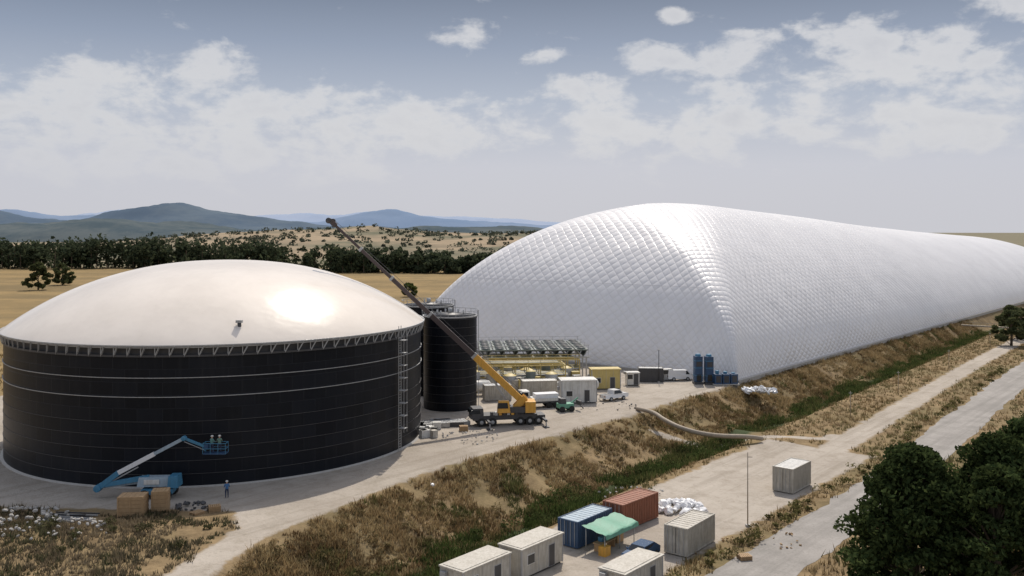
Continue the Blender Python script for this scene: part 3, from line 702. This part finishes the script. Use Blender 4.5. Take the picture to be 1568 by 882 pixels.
# ------------------------------------------------------------------ vegetation
def tufts(name,x,y,h,w,col,blades,mat,spread=.3):
    n=len(x); z=zground(x,y)
    P=np.repeat(np.stack([x,y,z],1),blades,0); m=len(P)
    h=np.repeat(h,blades)*RNG.uniform(.6,1.15,m); w=np.repeat(w,blades); col=np.repeat(col,blades,0)*RNG.uniform(.7,1.3,(m,1))
    a=RNG.uniform(0,6.283,m); off=RNG.normal(0,spread,(m,2))*h[:,None]
    P[:,:2]+=off; dx=np.cos(a)*w;dy=np.sin(a)*w
    lean=RNG.normal(0,.35,(m,2))*h[:,None]
    v0=P+np.stack([-dx,-dy,0*dx-.05],1); v1=P+np.stack([dx,dy,0*dx-.05],1); v2=P+np.stack([lean[:,0],lean[:,1],h],1)
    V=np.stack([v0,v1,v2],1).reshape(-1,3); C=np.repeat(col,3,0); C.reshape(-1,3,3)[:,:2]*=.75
    return np_mesh(name,V,np.arange(len(V)).reshape(-1,3),mat,C)
def palette(x,y,seed,cols,sc=4):
    f=np.clip(fbm(x,y,sc,seed,3)*2.0-.5+RNG.normal(0,.1,len(x)),0,.999)*(len(cols)-1)
    i=f.astype(int); t=(f-i)[:,None]; cols=np.array(cols)*1.05; return cols[i]*(1-t)+cols[i+1]*t
DRY=[(.37,.28,.15),(.30,.205,.105),(.42,.33,.18),(.16,.105,.055),(.25,.17,.085),(.11,.115,.045)]
def region(n,l0,l1,f0,f1,bias=1.6):
    l=l0+(l1-l0)*RNG.random(n)**bias; a=f0(l); b_=f1(l); s=a+(b_-a)*RNG.random(n); return xy(l,s)
x,y=region(24000,-58,230,lambda l:btop(l)+.2,lambda l:dcent(l)-.6)
keep=dirtfield(x,y)<-.5+RNG.normal(0,.5,len(x)); x,y=x[keep],y[keep]
cl=fbm(x,y,3.5,31); kp=cl>.34; x,y,cl=x[kp],y[kp],cl[kp]
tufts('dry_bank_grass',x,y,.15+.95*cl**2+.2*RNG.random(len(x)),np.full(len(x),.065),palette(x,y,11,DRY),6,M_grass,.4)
x,y=region(8000,-58,230,lambda l:dcent(l)-2.8,lambda l:dcent(l)+3.4)
l_,s_=ls(x,y); kp=(fbm(x,y,6,41)>.4)&(np.abs(l_-40)>4); x,y=x[kp],y[kp]
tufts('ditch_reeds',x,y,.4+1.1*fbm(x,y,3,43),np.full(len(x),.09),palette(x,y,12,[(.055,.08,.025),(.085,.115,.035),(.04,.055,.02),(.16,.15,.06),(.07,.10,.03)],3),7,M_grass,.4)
x,y=region(10000,-58,260,lambda l:dcent(np.maximum(l,0))+3.5,lambda l:dcent(np.maximum(l,0))+25)
l_,s_=ls(x,y); rc=27.6+np.interp(l_,[0,20,117,420],[0,0,-5.3,-18])
keep=(dirtfield(x,y)<-.3+RNG.normal(0,.35,len(x)))&(s_<rc-3.3); x,y=x[keep],y[keep]
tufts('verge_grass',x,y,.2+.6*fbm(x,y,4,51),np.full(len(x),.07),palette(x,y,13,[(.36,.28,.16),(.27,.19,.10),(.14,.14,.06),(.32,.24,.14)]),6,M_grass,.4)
x,y=region(8000,-58,200,lambda l:31.2-.055*np.maximum(l-20,0),lambda l:62+0*l)
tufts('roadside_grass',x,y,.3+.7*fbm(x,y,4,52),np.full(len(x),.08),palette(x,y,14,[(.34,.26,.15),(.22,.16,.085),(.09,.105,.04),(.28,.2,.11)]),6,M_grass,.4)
n=8000; x=RNG.uniform(-62,-24,n); y=RNG.uniform(62,93,n); kp=dirtfield(x,y)<-.6+RNG.normal(0,.5,n); x,y=x[kp],y[kp]
kp=(ls(x,y)[1]<-3)&(fbm(x,y,5,66)>.42); x,y=x[kp],y[kp]
tufts('spoil_heap_grass',x,y,.2+.6*fbm(x,y,3,53)**1.3,np.full(len(x),.065),palette(x,y,15,[(.26,.21,.14),(.17,.135,.09),(.08,.09,.045),(.23,.18,.12),(.11,.10,.065)]),6,M_grass,.4)
n=4000; x=RNG.uniform(-120,-20,n); y=RNG.uniform(160,330,n); kp=(dirtfield(x,y)<-1); x,y=x[kp],y[kp]
tufts('field_stubble',x,y,.3+.5*fbm(x,y,8,54),np.full(len(x),.12),palette(x,y,16,[(.30,.21,.10),(.21,.15,.07),(.26,.19,.09)]),5,M_grass,.8)

def leafcloud(cent,rad,n,size,colA,colB,surf=.6):
    k=len(cent); idx=RNG.integers(0,k,n); d=RNG.normal(size=(n,3)); d/=np.linalg.norm(d,axis=1)[:,None]
    r=RNG.random(n)**(1/3)*(1-surf)+surf*RNG.uniform(.75,1.08,n)
    P=cent[idx]+d*rad[idx]*r[:,None]
    a=RNG.normal(size=(n,3)); a/=np.linalg.norm(a,axis=1)[:,None]; b_=np.cross(a,RNG.normal(size=(n,3))); b_/=np.linalg.norm(b_,axis=1)[:,None]
    s=size*RNG.uniform(.6,1.3,n)[:,None]
    V=np.stack([P-a*s,P+b_*s*.55,P+a*s,P-b_*s*.55],1).reshape(-1,3)
    t=RNG.random(n)[:,None]; cl=RNG.uniform(.6,1.35,k)[idx][:,None]
    C=(np.array(colA)*(1-t)+np.array(colB)*t)*cl
    return V,np.repeat(C,4,0)
def tree(name,x,y,z,h,R,nclump,nleaf,size,ca,cb,crown_base=.15,conic=.5,squash=.55):
    bd=Builder(); top=h*.9
    segs=6; pts=[Vector((math.sin(i*1.3)*.15*i/segs*R*.3,math.cos(i*1.7)*.12*i/segs*R*.3,top*i/segs)) for i in range(segs+1)]
    r0=.035*h
    for i in range(segs): bd.cyl(pts[i],pts[i+1],r0*(1-i/segs*.85),M_bark,r0*(1-(i+1)/segs*.85),8)
    cents=[];rads=[]
    for i in range(nclump):
        f=crown_base+(1-crown_base)*RNG.random()**.9
        zf=f*h; prof=math.sin(math.pi*min(1,max(.08,((f-crown_base)/(1-crown_base))*(.78)+.2)))**.7*(1-conic*max(0,f-.4))
        rr_=R*prof*math.sqrt(RNG.random()*.75+.25); a=RNG.uniform(0,6.283)
        c=np.array([rr_*math.cos(a)*.82,rr_*math.sin(a)*.82,zf*.96]); cents.append(c)
        q=R*RNG.uniform(.12,.24); rads.append((q,q,q*squash))
        if i%2==0:
            pt=pts[min(segs,int(f*segs*.8))]; bd.cyl(pt,Vector(c)*.95+Vector((0,0,c[2]*.03)),r0*.28,M_bark,r0*.08,5)
    V,C=leafcloud(np.array(cents),np.array(rads),nleaf,size,ca,cb,.55)
    e=bpy.data.objects.new(name,None); COL.objects.link(e); e.location=(x,y,z)
    child(bd.done('trunk_and_limbs'),e); child(np_mesh('crown',V,np.arange(len(V)).reshape(-1,4),M_leaf,C),e)
PA=(.028,.045,.018); PB=(.085,.112,.04)
tree('pine_tree',33.2,75.5,-3,13.4,6.8,190,32000,.24,PA,PB,.06)
tree('pine_tree',41.5,78.5,-3,13.6,6.6,150,24000,.24,PA,PB,.08)
tree('pine_tree',38.0,71.5,-3,12.8,5.8,110,15000,.24,PA,PB,.08)
tree('pine_tree',47.5,84.5,-3,13.9,5.8,110,16000,.25,PA,PB,.1)
tree('pine_tree',54.0,92.5,-3,13.8,5.4,80,13000,.26,PA,(.08,.11,.035),.12)
tree('roadside_tree',136,249,-3,11,6.0,40,5000,.5,(.07,.085,.04),(.14,.15,.07),.2)
tree('roadside_tree',146,262,-3,9,5.0,30,3500,.5,(.07,.085,.04),(.14,.15,.07),.2)
tree('field_tree',-228,440,0,13,8,34,3000,.8,(.05,.06,.03),(.11,.12,.05),.1)
tree('field_tree',-236,480,0,11,7,30,2600,.8,(.05,.06,.03),(.11,.12,.05),.1)
tree('field_tree',-44.5,395,0,6,4.5,22,1800,.6,(.05,.07,.02),(.1,.12,.04),.1)
def shrubs(name,x,y,r,ca,cb,per=90,size=.16):
    z=zground(x,y); k=len(x); cen=[];rad=[]
    for i in range(k):
        for j in range(3):
            cen.append((x[i]+RNG.normal(0,.4)*r[i],y[i]+RNG.normal(0,.4)*r[i],z[i]+r[i]*RNG.uniform(.3,.75))); q=r[i]*RNG.uniform(.4,.75); rad.append((q,q,q*.7))
    V,C=leafcloud(np.array(cen),np.array(rad),k*per,size,ca,cb,.4)
    np_mesh(name,V,np.arange(len(V)).reshape(-1,4),M_leaf,C)
x,y=region(190,-55,180,lambda l:dcent(l)-2.8,lambda l:dcent(l)+3.2); shrubs('ditch_shrubs',x,y,RNG.uniform(.5,1.4,len(x)),(.045,.065,.022),(.12,.14,.05),100)
x,y=region(300,-55,200,lambda l:btop(l)+.8,lambda l:dcent(l)-2); kp=dirtfield(x,y)<-1; x,y=x[kp],y[kp]
shrubs('bank_shrubs',x,y,RNG.uniform(.35,1.0,len(x)),(.10,.085,.04),(.26,.20,.10),60,.13)
x,y=region(110,-50,220,lambda l:22.2+0*l-.05*np.maximum(l-20,0),lambda l:24+0*l-.05*np.maximum(l-20,0)); shrubs('verge_shrubs',x,y,RNG.uniform(.4,1.0,len(x)),(.09,.085,.035),(.19,.17,.07),80,.15)
x,y=region(150,10,140,lambda l:34-.055*np.maximum(l-20,0),lambda l:60+0*l,1.2); shrubs('roadside_shrubs',x,y,RNG.uniform(.8,2.4,len(x)),(.04,.06,.02),(.11,.14,.045),180,.22)
n=60; x=RNG.uniform(-62,-26,n); y=RNG.uniform(66,86,n); kp=(dirtfield(x,y)<-1.5)&(ls(x,y)[1]<-4); shrubs('spoil_heap_shrubs',x[kp],y[kp],RNG.uniform(.4,1.0,kp.sum()),(.05,.055,.025),(.14,.13,.065),80,.14)

cen=[];rad=[];tb=Builder()
def treerow(x0,y0,x1,y1,n,h0,h1,wd=12):
    for i in range(n):
        t=(i+RNG.random()*.8)/n; x=x0+(x1-x0)*t+RNG.normal(0,2); y=y0+(y1-y0)*t+RNG.normal(0,wd); h=RNG.uniform(h0,h1)*(.8+.4*fbm(np.array([x]),np.array([y]),40,77)[0])
        tb.cyl((x,y,0),(x,y,h*.6),.5,M_bark,.3,5)
        for j in range(8):
            f=RNG.uniform(.12,.93); q=h*RNG.uniform(.15,.24); cen.append((x+RNG.normal(0,.2)*h*(1.1-.8*f),y+RNG.normal(0,.15)*h,h*f*.93)); rad.append((q*1.1,q*1.1,q*.95))
treerow(-445,700,-272,715,75,18,26); treerow(-290,712,-248,720,10,13,18); treerow(-262,705,-212,715,22,18,24); treerow(-212,700,-178,705,8,12,15); treerow(-205,700,-174,705,14,18,23)
treerow(-152,640,-98,650,18,14,20); treerow(-118,635,20,610,85,11,16,8); treerow(20,640,160,700,30,10,14,8)
treerow(-700,800,-430,740,45,15,22,20); treerow(-900,1100,-100,1000,110,8,13,40); treerow(-700,1350,100,1250,70,8,12,60)
V,C=leafcloud(np.array(cen),np.array(rad),70000,1.6,(.035,.048,.030),(.080,.095,.052),.45)  # distant leaf colours carry a bluer tint standing in for aerial haze
e=bpy.data.objects.new('distant_tree_line',None); COL.objects.link(e)
child(np_mesh('crowns',V,np.arange(len(V)).reshape(-1,4),M_leaf,C),e); child(tb.done('trunks'),e)

# ------------------------------------------------------------------ hills / mountains
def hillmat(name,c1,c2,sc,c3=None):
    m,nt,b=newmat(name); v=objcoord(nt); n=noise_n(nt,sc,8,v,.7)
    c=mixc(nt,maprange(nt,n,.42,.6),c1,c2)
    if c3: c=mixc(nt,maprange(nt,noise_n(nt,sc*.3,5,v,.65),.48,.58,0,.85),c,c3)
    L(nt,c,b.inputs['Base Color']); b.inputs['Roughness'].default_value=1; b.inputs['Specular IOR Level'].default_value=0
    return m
def ridge(name,y0,depth,ks,hs,mat,nx=800,nr=24,rough=.25,sc=400,seed=5):
    k_=np.linspace(ks[0],ks[-1],nx); h=np.interp(k_,ks,hs)
    V=[]
    for j in range(nr):
        f=j/(nr-1); yy=y0+depth*f; xx=k_*(y0+depth*.5)
        pr=math.sin(math.pi*f)**.8 if 0<f<1 else 0
        nz=fbm(xx,np.full(nx,yy),sc,seed,7)
        zz=h*pr*(1+rough*(nz-.5)*2)-2*(pr==0)
        V.append(np.stack([xx,np.full(nx,yy),zz],1))
    V=np.concatenate(V); return np_mesh(name,V,grid_faces(nr,nx)[:,::-1],mat,None,True)
KS=[-.9,-.42,-.32,-.24,-.15,-.05,.05,.2,.3]; HS=[6,9,21,28,32,25,27,22,2]
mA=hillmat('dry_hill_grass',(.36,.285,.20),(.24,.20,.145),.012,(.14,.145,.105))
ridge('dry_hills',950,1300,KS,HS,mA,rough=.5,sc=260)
mB0=hillmat('wooded_slope_haze_tint',(.075,.10,.115),(.12,.14,.145),.006)  # woodland tone with aerial haze painted in as a blue-grey base colour
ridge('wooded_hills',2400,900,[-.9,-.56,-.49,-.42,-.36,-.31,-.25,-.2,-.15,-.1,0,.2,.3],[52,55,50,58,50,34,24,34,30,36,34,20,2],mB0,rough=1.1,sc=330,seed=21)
mB=hillmat('wooded_ridge_haze_tint',(.095,.13,.175),(.13,.165,.20),.0025)  # bluer than the nearer slope: aerial haze is mixed into the base colour
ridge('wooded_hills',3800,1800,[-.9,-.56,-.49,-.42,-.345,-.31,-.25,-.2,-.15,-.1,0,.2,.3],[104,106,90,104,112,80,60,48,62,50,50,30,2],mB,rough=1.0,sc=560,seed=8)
mC=hillmat('hazy_mountains',(.18,.245,.35),(.21,.27,.37),.0008)  # no volume here, the haze is painted as a pale blue base colour
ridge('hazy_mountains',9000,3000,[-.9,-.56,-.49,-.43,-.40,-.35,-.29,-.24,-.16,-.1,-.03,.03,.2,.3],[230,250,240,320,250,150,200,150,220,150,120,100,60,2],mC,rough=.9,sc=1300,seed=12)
mD=hillmat('far_hazy_mountains',(.30,.365,.48),(.33,.385,.49),.0008)  # farthest range, paler still: painted haze in the base colour
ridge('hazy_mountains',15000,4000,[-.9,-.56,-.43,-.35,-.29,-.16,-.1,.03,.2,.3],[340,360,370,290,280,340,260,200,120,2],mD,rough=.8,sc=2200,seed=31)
cen=[];rad=[]
hx=RNG.uniform(-700,250,700); hy=RNG.uniform(1000,1550,700)
for a,b_ in zip(hx,hy):
    f=(b_-950)/1300; h_=np.interp(a/1600,KS,HS)*math.sin(math.pi*f)**.8*(1+.5*(fbm(np.array([a]),np.array([b_]),260,5,7)[0]-.5)*2)
    q=RNG.uniform(2,5.5); cen.append((a,b_,h_+q*.4)); rad.append((q,q,q*.7))
V,C=leafcloud(np.array(cen),np.array(rad),14000,1.8,(.06,.072,.055),(.11,.12,.085),.4)  # shrub colours lightened and blued, painting in the haze of distance
np_mesh('hillside_shrubs',V,np.arange(len(V)).reshape(-1,4),M_leaf,C)

# ------------------------------------------------------------------ sun + sky
SUN_EL=math.radians(52); SUN_AZ=math.radians(8)
S=Vector((math.sin(SUN_AZ)*math.cos(SUN_EL),math.cos(SUN_AZ)*math.cos(SUN_EL),math.sin(SUN_EL)))
sl=bpy.data.lights.new('sun','SUN'); sl.energy=3.4; sl.angle=math.radians(.6); sl.color=(1,.93,.83)
so=bpy.data.objects.new('sun',sl); COL.objects.link(so); so.rotation_euler=S.to_track_quat('Z','Y').to_euler()
w=bpy.data.worlds.new('World'); scene.world=w; w.use_nodes=True; nt=w.node_tree; nt.nodes.clear()
try: w.cycles.sampling_method='MANUAL'; w.cycles.sample_map_resolution=256
except Exception: pass
out=nt.nodes.new('ShaderNodeOutputWorld'); sky=nt.nodes.new('ShaderNodeTexSky'); sky.sky_type='NISHITA'; sky.sun_disc=False
sky.sun_elevation=SUN_EL; sky.sun_rotation=SUN_AZ; sky.dust_density=4; sky.air_density=1.0
b1=nt.nodes.new('ShaderNodeBackground'); b1.inputs[1].default_value=.15; L(nt,sky.outputs[0],b1.inputs[0])
tc=nt.nodes.new('ShaderNodeTexCoord'); sx=nt.nodes.new('ShaderNodeSeparateXYZ'); L(nt,tc.outputs['Generated'],sx.inputs[0])
az=math_n(nt,'ARCTAN2',sx.outputs[0],sx.outputs[1]); el=math_n(nt,'ARCSINE',sx.outputs[2])
cr_=nt.nodes.new('ShaderNodeValToRGB'); L(nt,maprange(nt,el,0,.5),cr_.inputs[0])
els=cr_.color_ramp.elements; els[0].position=0; els[0].color=(.60,.605,.65,1); els[1].position=1; els[1].color=(.34,.40,.52,1)  # overhead end of the ramp, out of view, brightened to add ambient fill
for p,c in ((.14,(.57,.585,.65)),(.28,(.42,.47,.565)),(.40,(.27,.325,.43)),(.50,(.17,.215,.30)),(.62,(.20,.26,.38))):
    e_=els.new(p); e_.color=(*c,1)
cb=nt.nodes.new('ShaderNodeCombineXYZ'); L(nt,az,cb.inputs[0]); L(nt,el,cb.inputs[1])
nsv=nt.nodes.new('ShaderNodeVectorMath'); nsv.operation='MULTIPLY'; nsv.inputs[1].default_value=(1,1.8,1); L(nt,cb.outputs[0],nsv.inputs[0])
n1=noise_n(nt,15,9,nsv.outputs[0],.6,.15); n2=noise_n(nt,5.5,4,nsv.outputs[0],.55)
CL=[(-.47,.125,.20,.045),(-.325,.165,.05,.034),(-.22,.135,.10,.03),(-.14,.11,.19,.036),(-.36,.085,.26,.04),
    (.072,.150,.058,.026),(-.036,.212,.045,.015),(.035,.19,.030,.010),(.16,.186,.06,.016),(.235,.19,.06,.024),(.19,.115,.19,.042),(.40,.17,.14,.045),
    (.44,.12,.18,.045),(.178,.228,.020,.009),(.5,.215,.06,.022)]
tot=maprange(nt,math_n(nt,'ABSOLUTE',az),.56,.8,0,.75)
for a,e_,ra,re in CL:
    s1=nt.nodes.new('ShaderNodeVectorMath'); s1.operation='SUBTRACT'; s1.inputs[1].default_value=(a,e_,0); L(nt,cb.outputs[0],s1.inputs[0])
    s2=nt.nodes.new('ShaderNodeVectorMath'); s2.operation='MULTIPLY'; s2.inputs[1].default_value=(1/ra,1/re,0); L(nt,s1.outputs[0],s2.inputs[0])
    s3=nt.nodes.new('ShaderNodeVectorMath'); s3.operation='LENGTH'; L(nt,s2.outputs[0],s3.inputs[0])
    g=maprange(nt,s3.outputs['Value'],0,1.9,1,0,True)
    tot=math_n(nt,'MAXIMUM',tot,g)
dens=math_n(nt,'ADD',tot,math_n(nt,'MULTIPLY',math_n(nt,'SUBTRACT',n1,.5),3.2))
mask=maprange(nt,dens,.38,1.0,0,1,True)
fadeh=maprange(nt,el,.02,.12,.15,1,True)
ccol=mixc(nt,maprange(nt,dens,.7,1.7,0,1,True),(.68,.68,.695),(.57,.575,.61))
ccol=mixc(nt,maprange(nt,n2,.4,.62,0,.6),ccol,(.70,.695,.70))
painted=mixc(nt,math_n(nt,'MULTIPLY',math_n(nt,'MULTIPLY',mask,fadeh),.82),cr_.outputs[0],ccol)
b2=nt.nodes.new('ShaderNodeBackground'); b2.inputs[1].default_value=1.0; L(nt,painted,b2.inputs[0])
mx=nt.nodes.new('ShaderNodeMixShader'); L(nt,maprange(nt,el,.25,.9,.95,.5),mx.inputs[0]); L(nt,b1.outputs[0],mx.inputs[1]); L(nt,b2.outputs[0],mx.inputs[2])
L(nt,mx.outputs[0],out.inputs[0])

# ------------------------------------------------------------------ camera
cd=bpy.data.cameras.new('camera'); co=bpy.data.objects.new('camera',cd); COL.objects.link(co)
co.location=(0,0,28); co.rotation_euler=(math.pi/2,0,0)
cd.sensor_width=36; cd.lens=36*1400/1568; cd.shift_y=-86/1568; cd.clip_end=60000; cd.clip_start=.5
scene.camera=co
scene.view_settings.view_transform='Standard'; scene.view_settings.look='None'; scene.view_settings.exposure=0
